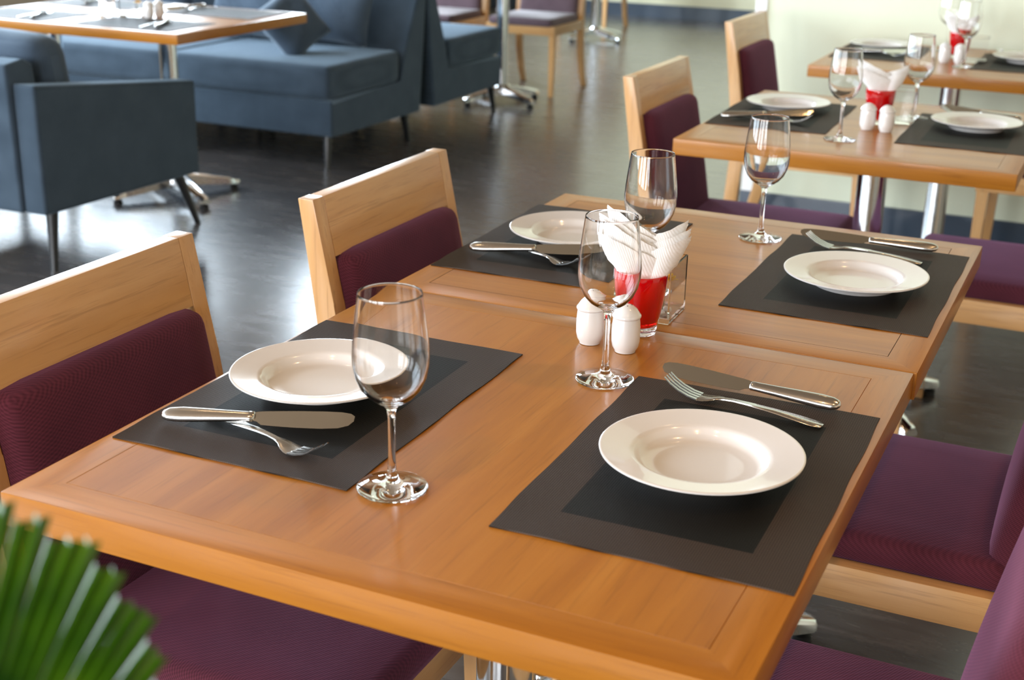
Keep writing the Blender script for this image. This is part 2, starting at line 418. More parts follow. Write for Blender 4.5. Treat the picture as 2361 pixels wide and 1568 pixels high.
dining_table(-3.265, -2.14, 3.010, 3.845, 'X', 'wide wooden table between the blue sofa and the armchair', ((0.10, 0.10), (-0.50, 0.10)), 0.3, joint=False)
dining_table(-2.83, -2.03, 5.98, 6.70, 'X', 'far table seen only by its chrome post and star base behind the sofas', ((0.0, 0.0),), 0.35)
dining_table(-3.42, -2.64, 8.97, 9.75, 'X', 'most distant table, only a post by the far baseboard in view', ((0.0, 0.0),), 0.35)

# ------------------------------------------------------------------ dining chairs (face +X, x=0 is the front of the posts at the top)
def chair_proto(pad, label, group):
    r = empty('dining_chair'); tag(r, label, 'chair', group)
    H = 0.2275
    fr = [(0.0, 0.85), (0.034, 0.68), (0.053, 0.56), (0.067, 0.44), (0.069, 0.37), (0.060, 0.22), (0.022, 0.09), (-0.022, 0.0)]
    th = [0.028, 0.037, 0.041, 0.045, 0.046, 0.044, 0.040, 0.036]
    poly = fr + [(x - t_, z) for (x, z), t_ in list(zip(fr, th))[::-1]]
    for s in (-1, 1):
        y0, y1 = sorted((s * H, s * (H - 0.032))); b = B(); prism(b, poly, y0, y1, 0.0025); obj('rear_post', b, M['beech_z'], r)
    b = B(); rp = [(0.0, 0.85), (0.010, 0.80), (0.0195, 0.752), (-0.004, 0.752), (-0.0135, 0.80), (-0.025, 0.85)]
    prism(b, rp, -(H - 0.0325), H - 0.0325, 0.0015); obj('top_rail', b, M['beech_y'], r)
    # padded back between the posts
    b = B()
    def bend(q):
        z = q.z + 0.595; lean = 0.020 + (0.756 - z) * 0.185
        e = max(0.0, abs(q.y) / 0.1955 - 0.80) / 0.20
        return Vector((q.x + lean - 0.009 * e * e, q.y, q.z - 0.010 * e * e * (q.z > 0)))
    cushion(b, (0.002, 0, 0.595), (0.026, 0.1945, 0.161), 0.018, (0.012, 0, 0), 10, bend)
    obj('backrest', b, pad, r)
    b = B(); cushion(b, (0.292, 0, 0.438), (0.222, 0.208, 0.024), 0.020, (0, 0, 0.007), 8); obj('seat', b, pad, r)
    for s in (-1, 1):
        y0, y1 = sorted((s * H, s * (H - 0.024))); obj('side_rail', box(B(), 0.062, 0.476, y0, y1, 0.364, 0.420, 0.002), M['beech_x'], r)
    obj('cross_rail', box(B(), 0.4765, 0.500, -H, H, 0.364, 0.420, 0.002), M['beech_y'], r)
    obj('cross_rail', box(B(), 0.045, 0.067, -0.194, 0.194, 0.364, 0.42, 0.002), M['beech_y'], r)
    for s in (-1, 1):
        b = B(); secs = []
        for z, x, h in ((0.0, 0.482, 0.0135), (0.18, 0.479, 0.016), (0.364, 0.476, 0.019)):
            y = s * (0.2075)
            secs.append([(x - h, y - h, z), (x + h, y - h, z), (x + h, y + h, z), (x - h, y + h, z)])
        loft(b, secs); obj('front_leg', b, M['beech_z'], r, False)
    return r
G = 'plum padded wooden dining chairs'
ch = chair_proto(M['plum'], 'wooden dining chair with plum padding at the left edge, nearest the palm leaf', G); ch.location = (-0.214, 0.375, 0)
dup(ch, (-0.171, 1.077, 0), 0, 'plum padded wooden chair facing the far joined table from its aisle side')
dup(ch, (-0.176, 2.556, 0), 0, 'plum padded chair at the aisle end of the separate two-place table')
dup(ch, (-0.309, 3.905, 0), 0, 'plum padded chair drawn up to the table by the green wall, tall back in view')
dup(ch, (1.005, 0.366, 0), PI, 'plum chair in the bottom right corner, cut off by the photo edge')
dup(ch, (0.996, 1.078, 0), PI, 'plum chair on the window-less side with seat and side rail fully in view')
dup(ch, (1.05, 2.470, 0), PI, 'plum chair at the right photo edge beside the far corner of the joined tables')
dup(ch, (1.05, 3.900, 0), PI, 'chair seen only by pale legs under the two-place table')
G2 = 'taupe chairs at the far tables'
c2 = chair_proto(M['grey_brown'], 'taupe padded wooden chair by the far chrome table post, all legs in view', G2); c2.location = (-2.45, 7.125, 0); c2.rotation_euler = (0, 0, -PI / 2)
dup(c2, (-3.05, 6.98, 0), -PI / 2, 'taupe padded wooden chair half hidden behind the sofa end')
dup(c2, (-3.36, 10.35, 0), -PI / 2, 'pale wooden chair glimpsed in the distance behind the taupe chair')

# ------------------------------------------------------------------ slate blue sofas and armchair
def splay_leg(par, x, y, ztop, dx, dy):
    b = B(); secs = []
    for z, r_, k in ((0.0, 0.012, 1.0), (ztop * 0.5, 0.017, 0.5), (ztop, 0.022, 0.0)):
        secs.append([(x + dx * k + r_ * math.cos(a), y + dy * k + r_ * math.sin(a), z) for a in [2 * PI * i / 16 for i in range(16)]])
    loft(b, secs); obj('leg', b, M['blackleg'], par)
def sofa(name, label, x0, x1, y0, d, flip, group, depth=0.83, sz=0.476):
    """front edge at y0, facing -Y (flip False) or +Y (flip True)"""
    r = empty(name, ((x0 + x1) / 2, y0, 0)); tag(r, label, 'sofa', group)
    if flip: r.rotation_euler = (0, 0, PI)
    w_ = (x1 - x0) / 2
    prof = [(0.0, 0.15), (depth, 0.145), (depth + 0.075, 0.74), (depth + 0.03, 0.755), (depth - 0.01, 0.73), (0.665, 0.43), (0.645, 0.312), (0.0, 0.312)]
    b = B(); prism(b, prof, -w_, w_, 0.012, 3, axis='X'); obj('frame', b, M['sofa'], r)
    b = B(); cushion(b, (0, 0.31, 0.396), (w_ - 0.003, 0.325, 0.076), 0.026, (0.004, 0.004, 0.010), 8); obj('seat_cushion', b, M['sofa'], r)
    for sx in (-1, 1):
        splay_leg(r, sx * (w_ - 0.05), 0.04, 0.155, sx * 0.012, -0.03); splay_leg(r, sx * (w_ - (0.30 if flip else 0.05)), depth - (0.25 if flip else 0.09), 0.155, sx * 0.012, 0.035)
    return r
SG = 'slate blue armless sofas standing back to back'
sofa('sofa', 'slate blue armless sofa behind the wide left table, leaning cushion on its seat', -3.2, -2.298, 4.262, 1, False, SG)
sofa('sofa', 'slate blue armless sofa half hidden behind the armchair and wide table', -4.12, -3.203, 4.262, 1, False, SG)
sofa('sofa', 'slate blue sofa turned away to the far tables, rounded seat end in view', -3.2, -2.298, 6.045, 1, True, SG, 0.80, 0.45)

sofa('sofa', 'slate blue sofa added behind the half hidden left sofa to block floor glare', -4.12, -3.203, 6.045, 1, True, SG, 0.80, 0.45)  # added sofa, stops window glare reaching the floor under the others
def pillow(name, label, c, half, rot, group, mat='cushion', puff=0.06):
    b = B(); h = half
    def pin(q):
        return q
    n = 14
    vt = {}
    for s in (-1, 1):
        g = [[None] * (n + 1) for _ in range(n + 1)]
        for i in range(n + 1):
            for j in range(n + 1):
                u, v = 2 * i / n - 1, 2 * j / n - 1
                e = (1 - u ** 4) * (1 - v ** 4)
                edge = abs(u) == 1 or abs(v) == 1
                pinch = 1 - 0.07 * ((1 - u * u) * (abs(v) ** 3) + (1 - v * v) * (abs(u) ** 3))
                x, z = u * h[0] * (1 - 0.09 * (1 - v * v) * abs(u) ** 3) , v * h[1] * (1 - 0.09 * (1 - u * u) * abs(v) ** 3)
                y = s * (0.006 + puff * e ** 0.55 * (0.9 + 0.1 * math.sin(5 * u + 3 * v)))
                if edge: y = 0
                k = (i, j) if edge else (i, j, s)
                if k not in vt: vt[k] = b.verts.new((x, y, z))
                g[i][j] = vt[k]
        for i in range(n):
            for j in range(n):
                b.faces.new((g[i][j], g[i + 1][j], g[i + 1][j + 1], g[i][j + 1]))
    o = obj(name, b, M[mat], None, True, 80); o.location = c; o.rotation_euler = rot; tag(o, label, 'cushion', group); return o
PG = 'cushions on the blue sofas'
pillow('throw_cushion', 'small grey-blue cushion standing on one corner on the sofa seat', (-2.67, 4.52, 0.612), (0.152, 0.152), (-0.85, PI / 4 + 0.06, 0.45), PG)
pillow('back_cushion', 'large blue back cushion leaning on the sofa behind the corner-standing cushion', (-2.65, 4.84, 0.675), (0.24, 0.20), (-0.42, 0.03, 0.04), PG, 'cushion', 0.07)
pillow('back_cushion', 'blue back cushion behind the wide table, left of the corner-standing cushion', (-3.12, 4.87, 0.665), (0.25, 0.20), (-0.42, 0.0, -0.03), PG, 'cushion', 0.07)
pillow('back_cushion', 'grey cushion at the top left photo corner beyond the wide table', (-3.72, 4.86, 0.665), (0.24, 0.20), (-0.42, 0.0, 0.05), PG, 'cushion', 0.07)

ar = empty('armchair', (-2.70, 2.85, 0)); tag(ar, 'slate blue armchair turned away, its flat side panel towards the aisle', 'armchair')
for s in (-1, 1):
    x0, x1 = (0.352, 0.445) if s > 0 else (-0.445, -0.352)
    b = B(); prism(b, [(-0.435, 0.205), (0.395, 0.195), (0.395, 0.548), (-0.435, 0.640)], x0, x1, 0.016, 3, axis='X'); obj('armrest', b, M['sofa'], ar)
b = B(); prism(b, [(-0.445, 0.205), (-0.27, 0.205), (-0.33, 0.69), (-0.37, 0.712), (-0.455, 0.70)], -0.351, 0.351, 0.014, 3, axis='X'); obj('back_frame', b, M['sofa'], ar)
b = B(); box(b, -0.351, 0.351, -0.30, 0.385, 0.20, 0.32, 0.012); obj('seat_frame', b, M['sofa'], ar)
b = B(); cushion(b, (0, 0.065, 0.385), (0.348, 0.33, 0.062), 0.025, (0, 0, 0.012), 8); obj('seat_cushion', b, M['sofa'], ar)
b = B(); cushion(b, (0, -0.205, 0.595), (0.345, 0.085, 0.175), 0.065, (0, 0.03, 0.012), 8, lambda q: Vector((q.x, q.y - (q.z) * 0.16, q.z))); obj('back_cushion', b, M['cushion'], ar)
for sx in (-1, 1):
    splay_leg(ar, sx * 0.40, -0.36, 0.21, sx * 0.015, -0.03); splay_leg(ar, sx * 0.40, 0.31, 0.205, sx * 0.045, 0.05)

# ------------------------------------------------------------------ place mats
def mat_mesh():
    b = B(); nx, ny = 24, 16; g = {}
    for s in (0, 1):
        for i in range(nx + 1):
            for j in range(ny + 1):
                x, y = -0.225 + 0.45 * i / nx, -0.15 + 0.30 * j / ny
                e = max(abs(x) / 0.225, abs(y) / 0.15)
                lift = 0.0007 * max(0, math.sin(9 * x * 6 + 4) * math.cos(y * 40)) * (e > 0.9)
                g[s, i, j] = b.verts.new((x + 0.0006 * math.sin(60 * y + 2) * (abs(x) > 0.22), y + 0.0008 * math.sin(37 * x) * (abs(y) > 0.149), 0.0002 + 0.0013 * s + lift))
    for i in range(nx):
        for j in range(ny):
            b.faces.new((g[1, i, j], g[1, i + 1, j], g[1, i + 1, j + 1], g[1, i, j + 1])); b.faces.new((g[0, i, j], g[0, i, j + 1], g[0, i + 1, j + 1], g[0, i + 1, j]))
    for i in range(nx):
        for j in (0, ny): b.faces.new((g[0, i, j], g[0, i + 1, j], g[1, i + 1, j], g[1, i, j]))
    for j in range(ny):
        for i in (0, nx): b.faces.new((g[0, i, j], g[0, i, j + 1], g[1, i, j + 1], g[1, i, j]))
    return b
m0 = obj('place_mat', mat_mesh(), M['mat'], None, True, 30)
MG = 'dark woven place mats'
mats = [((0.1571, 0.386), PI / 2 + 0.0121, 'dark woven mat under the nearest aisle-side plate, knife and glass on the front table'),
        ((0.6202, 0.3869), PI / 2 + 0.0142, 'dark woven mat by the front table edge with knife and fork above its plate'),
        ((0.6205, 1.165), PI / 2 - 0.001, 'dark woven mat at the far corner of the second joined table'),
        ((0.148, 1.146), PI / 2 + 0.02, 'dark woven mat on the second joined table partly hidden by the white napkins'),
        ((0.157, 2.57), PI / 2 + 0.03, 'dark woven mat on the two-place table under the plate at its aisle end'),
        ((0.628, 2.555), PI / 2 + 0.01, 'dark woven mat on the two-place table cut off by the photo edge'),
        ((0.157, 3.975), PI / 2 + 0.02, 'dark woven mat on the wall table at its aisle end'),
        ((0.628, 3.93), PI / 2, 'dark woven mat on the wall table cut off by the photo edge'),
        ((-2.44, 3.19), 0.03, 'grey woven mat at the near corner of the wide left table'),
        ((-3.02, 3.19), -0.02, 'grey woven mat on the wide left table, cut off by the photo edge'),
        ((-3.02, 3.67), 0.02, 'grey woven mat on the wide left table touching the top photo edge'),
        ((-2.42, 3.67), 0.0, 'grey woven mat at the far corner of the wide left table by the leaning cushion')]
for i, (p, rz, lb) in enumerate(mats):
    o = m0 if i == 0 else dup(m0)
    o.location = (p[0], p[1], T); o.rotation_euler = (0, 0, rz); tag(o, lb, 'place mat', MG)
ZM = T + 0.0016

# ------------------------------------------------------------------ plates
def plate_mesh():
    p = [(0, 0.0030), (0.045, 0.0030), (0.0590, 0.0034), (0.0645, 0.0052), (0.0685, 0.0098), (0.0710, 0.0138), (0.0735, 0.0158), (0.078, 0.0168), (0.092, 0.0188), (0.1070, 0.0216), (0.1088, 0.0219), (0.1100, 0.0212), (0.1098, 0.0196),
         (0.092, 0.0155), (0.077, 0.0120), (0.070, 0.007), (0.0645, 0.0), (0.0615, 0.0), (0.060, 0.0018), (0, 0.0012)]
    return lathe(B(), p, 96)
pl0 = obj('dinner_plate', plate_mesh(), M['porcelain'], None, True, 50)
PLG = 'white porcelain dinner plates'
plates = [((0.131, 0.396), 'white plate on the front table seen partly through the nearest wine glass'),
          ((0.6175, 0.385), 'largest-looking white plate, empty, on the front table below a knife and fork'),
          ((0.629, 1.142), 'white plate with knife and fork behind it at the corner of the second joined table'),
          ((0.145, 1.170), 'white plate half hidden behind napkins and wine glass on the second joined table'),
          ((0.146, 2.656), 'white plate at the aisle end of the two-place table, knife before it'),
          ((0.630, 2.622), 'white plate at the wall end of the two-place table on a dark mat'),
          ((0.131, 4.06), 'white plate at the aisle end of the wall table'),
          ((0.628, 3.98), 'white plate on the wall table cut off by the photo edge')]
for i, (p, lb) in enumerate(plates):
    o = pl0 if i == 0 else dup(pl0)
    o.location = (p[0], p[1], ZM); tag(o, lb, 'plate', PLG)

# ------------------------------------------------------------------ wine glasses
# the glass is one blown piece: a single closed skin
def wine_glass_mesh():
    outer = [(0, 0), (0.034, 0), (0.0366, 0.0006), (0.0370, 0.0016), (0.0362, 0.0026), (0.024, 0.0042), (0.012, 0.0066), (0.0072, 0.0105), (0.0050, 0.018), (0.0040, 0.032), (0.0037, 0.055), (0.0038, 0.076), (0.0047, 0.087),
             (0.0080, 0.0925), (0.0150, 0.0965), (0.0235, 0.1025), (0.0310, 0.1115), (0.0362, 0.1235), (0.0386, 0.1365), (0.0390, 0.1480), (0.0378, 0.1640), (0.0357, 0.1820), (0.0335, 0.2000), (0.0324, 0.2085), (0.0321, 0.2110), (0.03195, 0.2115), (0.03160, 0.2115), (0.03135, 0.2110), (0.0316, 0.2085),
             (0.0327, 0.2000), (0.0349, 0.1820), (0.0370, 0.1640), (0.0381, 0.1480), (0.0374, 0.1370), (0.0349, 0.1245), (0.0295, 0.1130), (0.0220, 0.1045), (0.0140, 0.0995), (0.0070, 0.0978), (0, 0.0974)]
    return lathe(B(), outer, 72)
wg0 = obj('wine_glass', wine_glass_mesh(), M['glass'], None, True, 45)
WG = 'clear stemmed wine glasses'
glasses = [((0.348, 0.191), 'empty wine glass nearest the camera, standing beside the front aisle-side mat'),
           ((0.431, 0.581), 'empty wine glass in front of the salt and pepper shakers on the front table'),
           ((0.352, 0.955), 'empty wine glass standing behind the white napkins on the second joined table'),
           ((0.426, 1.339), 'empty wine glass alone near the far edge of the second joined table'),
           ((0.358, 2.304), 'empty wine glass on the two-place table beside the shakers'),
           ((0.465, 2.697), 'empty wine glass behind the napkins on the two-place table'),
           ((0.453, 3.746), 'empty wine glass in front of the red tumbler on the wall table'),
           ((0.345, 4.12), 'empty wine glass behind the napkins on the wall table, cut by the top photo edge')]
for i, (p, lb) in enumerate(glasses):
    o = wg0 if i == 0 else dup(wg0)
    o.location = (p[0], p[1], T + 0.0003); tag(o, lb, 'wine glass', WG)

# ------------------------------------------------------------------ cutlery (handle end at the origin, pointing +X)
def knife_proto():
    r = empty('table_knife'); b = B(); secs = []
    for x, hw, hh in ((0.0, 0.002, 0.002), (0.003, 0.0065, 0.0040), (0.010, 0.0092, 0.0056), (0.025, 0.0102, 0.0062), (0.05, 0.0092, 0.0058), (0.08, 0.0076, 0.0050), (0.105, 0.0066, 0.0044), (0.112, 0.0068, 0.0044), (0.114, 0.004, 0.003)):
        secs.append([(x, hw * math.cos(a), 0.0066 + hh * math.sin(a)) for a in [2 * PI * k / 20 for k in range(20)]])
    loft(b, secs); obj('handle', b, M['steel'], r, True, 60)
    b = B(); out = []
    for x, lo, hi in ((0.1125, -0.0055, 0.0055), (0.118, -0.0070, 0.0066), (0.124, -0.0115, 0.0072), (0.140, -0.0126, 0.0080), (0.165, -0.0138, 0.0090), (0.195, -0.0140, 0.0096), (0.215, -0.0124, 0.0092), (0.226, -0.0085, 0.0074), (0.231, -0.002, 0.004)):
        out.append([(x, lo, 0.0062), (x, lo * 0.4, 0.0058), (x, hi, 0.0054), (x, hi, 0.0076), (x, lo * 0.4, 0.0072), (x, lo, 0.0065)])
    loft(b, out); obj('blade', b, M['blade'], r, True, 25)
    return r
def fork_proto():
    r = empty('table_fork'); b = B(); secs = []
    spine = ((0.0, 0.003, 0.0016), (0.003, 0.0075, 0.0018), (0.012, 0.0092, 0.0024), (0.03, 0.0088, 0.0042), (0.06, 0.0062, 0.0066), (0.09, 0.0042, 0.0082), (0.11, 0.0034, 0.0084), (0.122, 0.0036, 0.0076), (0.131, 0.0062, 0.0074), (0.139, 0.0098, 0.0050), (0.147, 0.0118, 0.0036), (0.154, 0.0122, 0.0034))
    for x, hw, z in spine:
        th = 0.0026 if x < 0.13 else 0.0019
        secs.append([(x, hw, z), (x, hw * 0.6, z - 0.0007), (x, 0, z - 0.0011), (x, -hw * 0.6, z - 0.0007), (x, -hw, z), (x, -hw * 0.9, z + th * 0.5), (x, 0, z + th - 0.0011), (x, hw * 0.9, z + th * 0.5)])
    loft(b, secs); obj('handle', b, M['steel'], r, True, 60)
    for k in range(4):
        y = -0.0099 + k * 0.0066; b = B(); secs = []
        for x, dz, h in ((0.1535, 0.0034, 0.0023), (0.165, 0.0052, 0.0020), (0.178, 0.0098, 0.0017), (0.189, 0.0160, 0.0014), (0.197, 0.0225, 0.0009)):
            yy = y * (1.0 - 0.05 * (x - 0.15) / 0.05)
            secs.append([(x, yy - h, dz), (x, yy + h, dz), (x, yy + h, dz + 0.0016), (x, yy - h, dz + 0.0016)])
        loft(b, secs); obj('tine', b, M['steel'], r, True, 30)
    return r
kn = knife_proto(); fk = fork_proto()
KG, FG = 'steel table knives', 'steel table forks'
def lay(proto, first, p, q, dz, pitch, label, cat, group, roll=0.0):
    """handle end at p, pointing to q"""
    a = math.atan2(q[1] - p[1], q[0] - p[0])
    o = proto if first else dup(proto)
    if cat == 'knife':           # knives lie tilted on the round handle, cutting edge towards the near side
        flip = math.cos(a) < 0
        roll = PI - 0.5 if flip else 0.5; dz += 0.0150 if flip else 0.0022
    o.location = (p[0], p[1], ZM + dz); o.rotation_euler = (roll, -pitch if roll < 2 else -pitch, a); tag(o, label, cat, group)
Lk = [((0.029, 0.224), (0.248, 0.274), 0.000, 0.075, 'steel knife lying over a fork on the front aisle-side mat'),
      ((0.720, 0.604), (0.473, 0.630), 0.000, 0.004, 'steel knife lying past the mat corner above a fork on the front table'),
      ((0.022, 1.020), (0.250, 1.056), 0.000, 0.075, 'steel knife pointing at the red tumbler on the second joined table'),
      ((0.719, 1.381), (0.490, 1.371), 0.000, 0.004, 'steel knife lying behind the plate at the far corner of the second joined table'),
      ((0.028, 2.432), (0.250, 2.500), 0.000, 0.075, 'bright steel knife before the aisle-end plate of the two-place table'),
      ((0.722, 2.768), (0.493, 2.862), 0.000, 0.004, 'dark-looking steel knife behind the wall-end plate of the two-place table'),
      ((0.060, 3.905), (0.260, 3.860), 0.000, 0.075, 'steel knife before the aisle-end plate of the wall table'),
      ((0.73, 4.10), (0.51, 4.17), 0.000, 0.004, 'steel knife behind the plate at the photo edge on the wall table'),
      ((-2.30, 3.09), (-2.40, 3.30), 0.0, 0.004, 'steel knife at the near corner mat of the wide left table'),
      ((-2.87, 3.07), (-2.99, 3.28), 0.0, 0.004, 'steel knife on the cut-off near mat of the wide left table'),
      ((-3.13, 3.79), (-3.05, 3.57), 0.0, 0.004, 'steel knife on the far mat of the wide left table at the top photo edge'),
      ((-2.60, 3.79), (-2.63, 3.56), 0.0, 0.004, 'steel knife on the far corner mat of the wide left table')]
Lf = [((0.068, 0.258), (0.258, 0.200), 0.000, 0.0, 'steel fork under the knife on the front aisle-side mat, curved tines showing'),
      ((0.712, 0.553), (0.520, 0.572), 0.000, 0.0, 'steel fork lying just below the knife on the front table'),
      ((0.045, 1.068), (0.238, 0.995), 0.000, 0.0, 'steel fork under the knife on the second joined table'),
      ((0.706, 1.303), (0.510, 1.328), 0.000, 0.0, 'steel fork lying before the knife behind the plate of the second joined table'),
      ((0.060, 2.470), (0.238, 2.448), 0.001, 0.0, 'steel fork under the bright knife on the two-place table'),
      ((0.715, 2.742), (0.520, 2.785), 0.000, 0.0, 'steel fork lying before the dark knife of the two-place table'),
      ((0.080, 3.925), (0.270, 3.835), 0.001, 0.0, 'steel fork under the knife on the wall table'),
      ((0.72, 4.05), (0.525, 4.10), 0.000, 0.0, 'steel fork with tines up on the wall table at the photo edge'),
      ((-2.36, 3.08), (-2.37, 3.27), 0.001, 0.0, 'steel fork beside the knife at the near corner of the wide left table'),
      ((-2.94, 3.07), (-2.93, 3.26), 0.001, 0.0, 'steel fork on the cut-off near mat of the wide left table'),
      ((-3.06, 3.79), (-3.10, 3.60), 0.001, 0.0, 'steel fork on the far mat of the wide left table at the top photo edge'),
      ((-2.55, 3.79), (-2.58, 3.60), 0.001, 0.0, 'steel fork on the far corner mat of the wide left table')]
for i, (p, q, dz, pi_, lb) in enumerate(Lk): lay(kn, i == 0, p, q, dz, pi_, lb, 'knife', KG)
for i, (p, q, dz, pi_, lb) in enumerate(Lf): lay(fk, i == 0, p, q, dz, pi_, lb, 'fork', FG)

# ------------------------------------------------------------------ shakers
def shaker_proto(n):
    r = empty('salt_shaker' if n == 3 else 'pepper_shaker')
    body = [(0, 0), (0.0125, 0), (0.0140, 0.0006), (0.0145, 0.003), (0.0175, 0.008), (0.0190, 0.016), (0.0192, 0.028), (0.0186, 0.040), (0.0178, 0.0475), (0, 0.0475)]
    obj('body', lathe(B(), body, 48), M['porcelain'], r)
    cap = [(0, 0.0476), (0.0182, 0.0476), (0.0192, 0.0488), (0.0196, 0.0502), (0.0192, 0.0520), (0.0180, 0.0530), (0.0172, 0.0545), (0.0135, 0.0600), (0.0085, 0.0640), (0.0035, 0.0656), (0, 0.0658)]
    c = obj('cap', lathe(B(), cap, 48), M['porcelain'], r)
    for k in range(n):
        a = 2 * PI * k / n + 0.4; b = B(); lathe(b, [(0, 0), (0.0007, 0), (0.0007, 0.0006), (0, 0.0006)], 10)
        for v in b.verts: v.co += Vector((0.006 * math.cos(a), 0.006 * math.sin(a), 0.0649))
        obj('pour_hole', b, M['hole'], c)
    return r
sa, pe = shaker_proto(3), shaker_proto(4)
SKG = 'white porcelain shakers'
sh = [((0.3635, 0.699), (0.4175, 0.690), 'between the front wine glass and the red tumbler'),
      ((0.390, 2.470), (0.437, 2.462), 'in front of the red tumbler on the two-place table'),
      ((0.381, 3.825), (0.430, 3.820), 'in front of the red tumbler on the wall table'),
      ((-2.535, 3.345), (-2.530, 3.40), 'among the glasses on the wide left table')]
for i, (a, b_, wh) in enumerate(sh):
    o = sa if i == 0 else dup(sa); o.location = (a[0], a[1], T + 0.0002); tag(o, 'white shaker on the aisle side, ' + wh, 'shaker', SKG)
    o = pe if i == 0 else dup(pe); o.location = (b_[0], b_[1], T + 0.0002); tag(o, 'white shaker on the wall side, ' + wh if i < 3 else 'white shaker standing behind its twin on the wide left table', 'shaker', SKG)

# ------------------------------------------------------------------ red tumblers with paper napkins
def tumbler_mesh():
    p = [(0, 0), (0.0225, 0), (0.0240, 0.0010), (0.0245, 0.004), (0.0255, 0.0115)]
    return lathe(B(), p + [(0.0240, 0.0125), (0, 0.0125)], 64)
def tumbler_bowl():
    o = [(0, 0.0126), (0.0240, 0.0126), (0.0262, 0.0140), (0.0290, 0.0260), (0.0325, 0.0450), (0.0352, 0.0650), (0.0370, 0.0860), (0.0366, 0.0875), (0.0356, 0.0875), (0.0352, 0.0860), (0.0334, 0.0650), (0.0307, 0.0450), (0.0272, 0.0260), (0.0235, 0.0190), (0, 0.0180)]
    return lathe(B(), o, 64)
tu = empty('tumbler'); obj('base', tumbler_mesh(), M['glass'], tu, True, 50)['label'] = 'clear thick glass base'; obj('cup', tumbler_bowl(), M['redglass'], tu, True, 50)
def napkin_mesh(seed, side):
    """a folded paper napkin, three leaves: narrow foot inside the tumbler, pointed corner rising to one side (side -1 / +1); origin on the tumbler axis at its rim height"""
    rd = random.Random(seed); b = B(); nx, ny = 12, 12; g = {}
    if side < 0: BL, BR, TL, TR = (-0.014, -0.058), (0.013, -0.060), (-0.063, 0.058), (0.026, 0.022)
    else: BL, BR, TL, TR = (-0.013, -0.060), (0.014, -0.058), (0.004, 0.034), (0.064, 0.061)
    for s in (0, 1, 2):
        for i in range(nx + 1):
            for j in range(ny + 1):
                u, v = i / nx, j / ny
                bx, bz = BL[0] + (BR[0] - BL[0]) * u, BL[1] + (BR[1] - BL[1]) * u
                k = 0.004 * s
                tx, tz = TL[0] + (TR[0] - TL[0]) * u, TL[1] + (TR[1] - TL[1]) * u - k * (u if side > 0 else 1 - u) * 1.4 + k * 0.5
                x, z = bx + (tx - bx) * v, bz + (tz - bz) * v
                cap = 0.031 if z < 0.004 else 0.031 + (z - 0.004) * 1.3
                x = max(-cap, min(cap, x))
                y = -0.010 * (1 - (2 * u - 1) ** 2) * (1 - 0.3 * v) + 0.002 * v * math.sin(4 * u + seed) + 0.0013 * s * (1 + 1.2 * v)
                g[s, i, j] = b.verts.new((x, y, z + 0.0005 * math.sin(19 * u + seed * 3 + s) * v))
    for s in (0, 1, 2):
        for i in range(nx):
            for j in range(ny): b.faces.new((g[s, i, j], g[s, i + 1, j], g[s, i + 1, j + 1], g[s, i, j + 1]))
    e = 0 if side < 0 else nx
    for j in range(ny): b.faces.new((g[0, e, j], g[1, e, j], g[1, e, j + 1], g[0, e, j + 1])); b.faces.new((g[1, nx - e, j], g[2, nx - e, j], g[2, nx - e, j + 1], g[1, nx - e, j + 1]))
    return b
nk = [obj('paper_napkin', napkin_mesh(k, (-1, -1, 1)[k]), M['tissue'], None, True, 60) for k in range(3)]
used = [False] * 3
def napkin(k, loc, rot, label):
    o = nk[k] if not used[k] else dup(nk[k]); used[k] = True
    o.location = loc; o.rotation_euler = rot; tag(o, label, 'napkin', 'paper napkins in the red tumblers')
cups = [((0.4065, 0.772), 'red tumbler with napkins at the joint of the two tables', 'of the front tables'), ((0.398, 2.565), 'red tumbler with napkins on the two-place table', 'of the two-place table'), ((0.408, 3.965), 'red tumbler with napkins on the wall table', 'of the wall table')]
FACE = 0.34          # the napkin fans are turned a little towards the aisle
for i, (p, lb, of) in enumerate(cups):
    o = tu if i == 0 else dup(tu); o.location = (p[0], p[1], T + 0.0002); tag(o, lb, 'tumbler', 'red glass tumblers')
    c, s_ = math.cos(FACE), math.sin(FACE)
    # (across, deep, lean, height, kind)
    L = [(0.000, -0.0130, 0.00, 0.0000, 0), (0.002, -0.0060, 0.06, 0.0120, 1), (0.000, 0.0010, 0.02, 0.0200, 0), (0.004, 0.0070, 0.14, 0.0230, 1)]
    R_ = [(0.000, -0.0095, 0.00, -0.0040, 2), (0.001, -0.0025, -0.02, 0.0030, 2), (0.000, 0.0040, -0.07, 0.0090, 2)]
    for k, (a, d, ln, z, m_) in enumerate(L[:4 if i == 0 else 2]):
        napkin(m_, (p[0] + a * c - d * s_, p[1] + a * s_ + d * c, T + 0.0862 + z), (-0.03 * k, ln, FACE), 'white paper napkin fanned towards the aisle in the red tumbler ' + of)
    for k, (a, d, ln, z, m_) in enumerate(R_[:3 if i == 0 else 2]):
        napkin(m_, (p[0] + a * c - d * s_, p[1] + a * s_ + d * c, T + 0.0862 + z), (-0.03 * k, ln, FACE), 'white paper napkin leaning towards the wall side in the red tumbler ' + of)

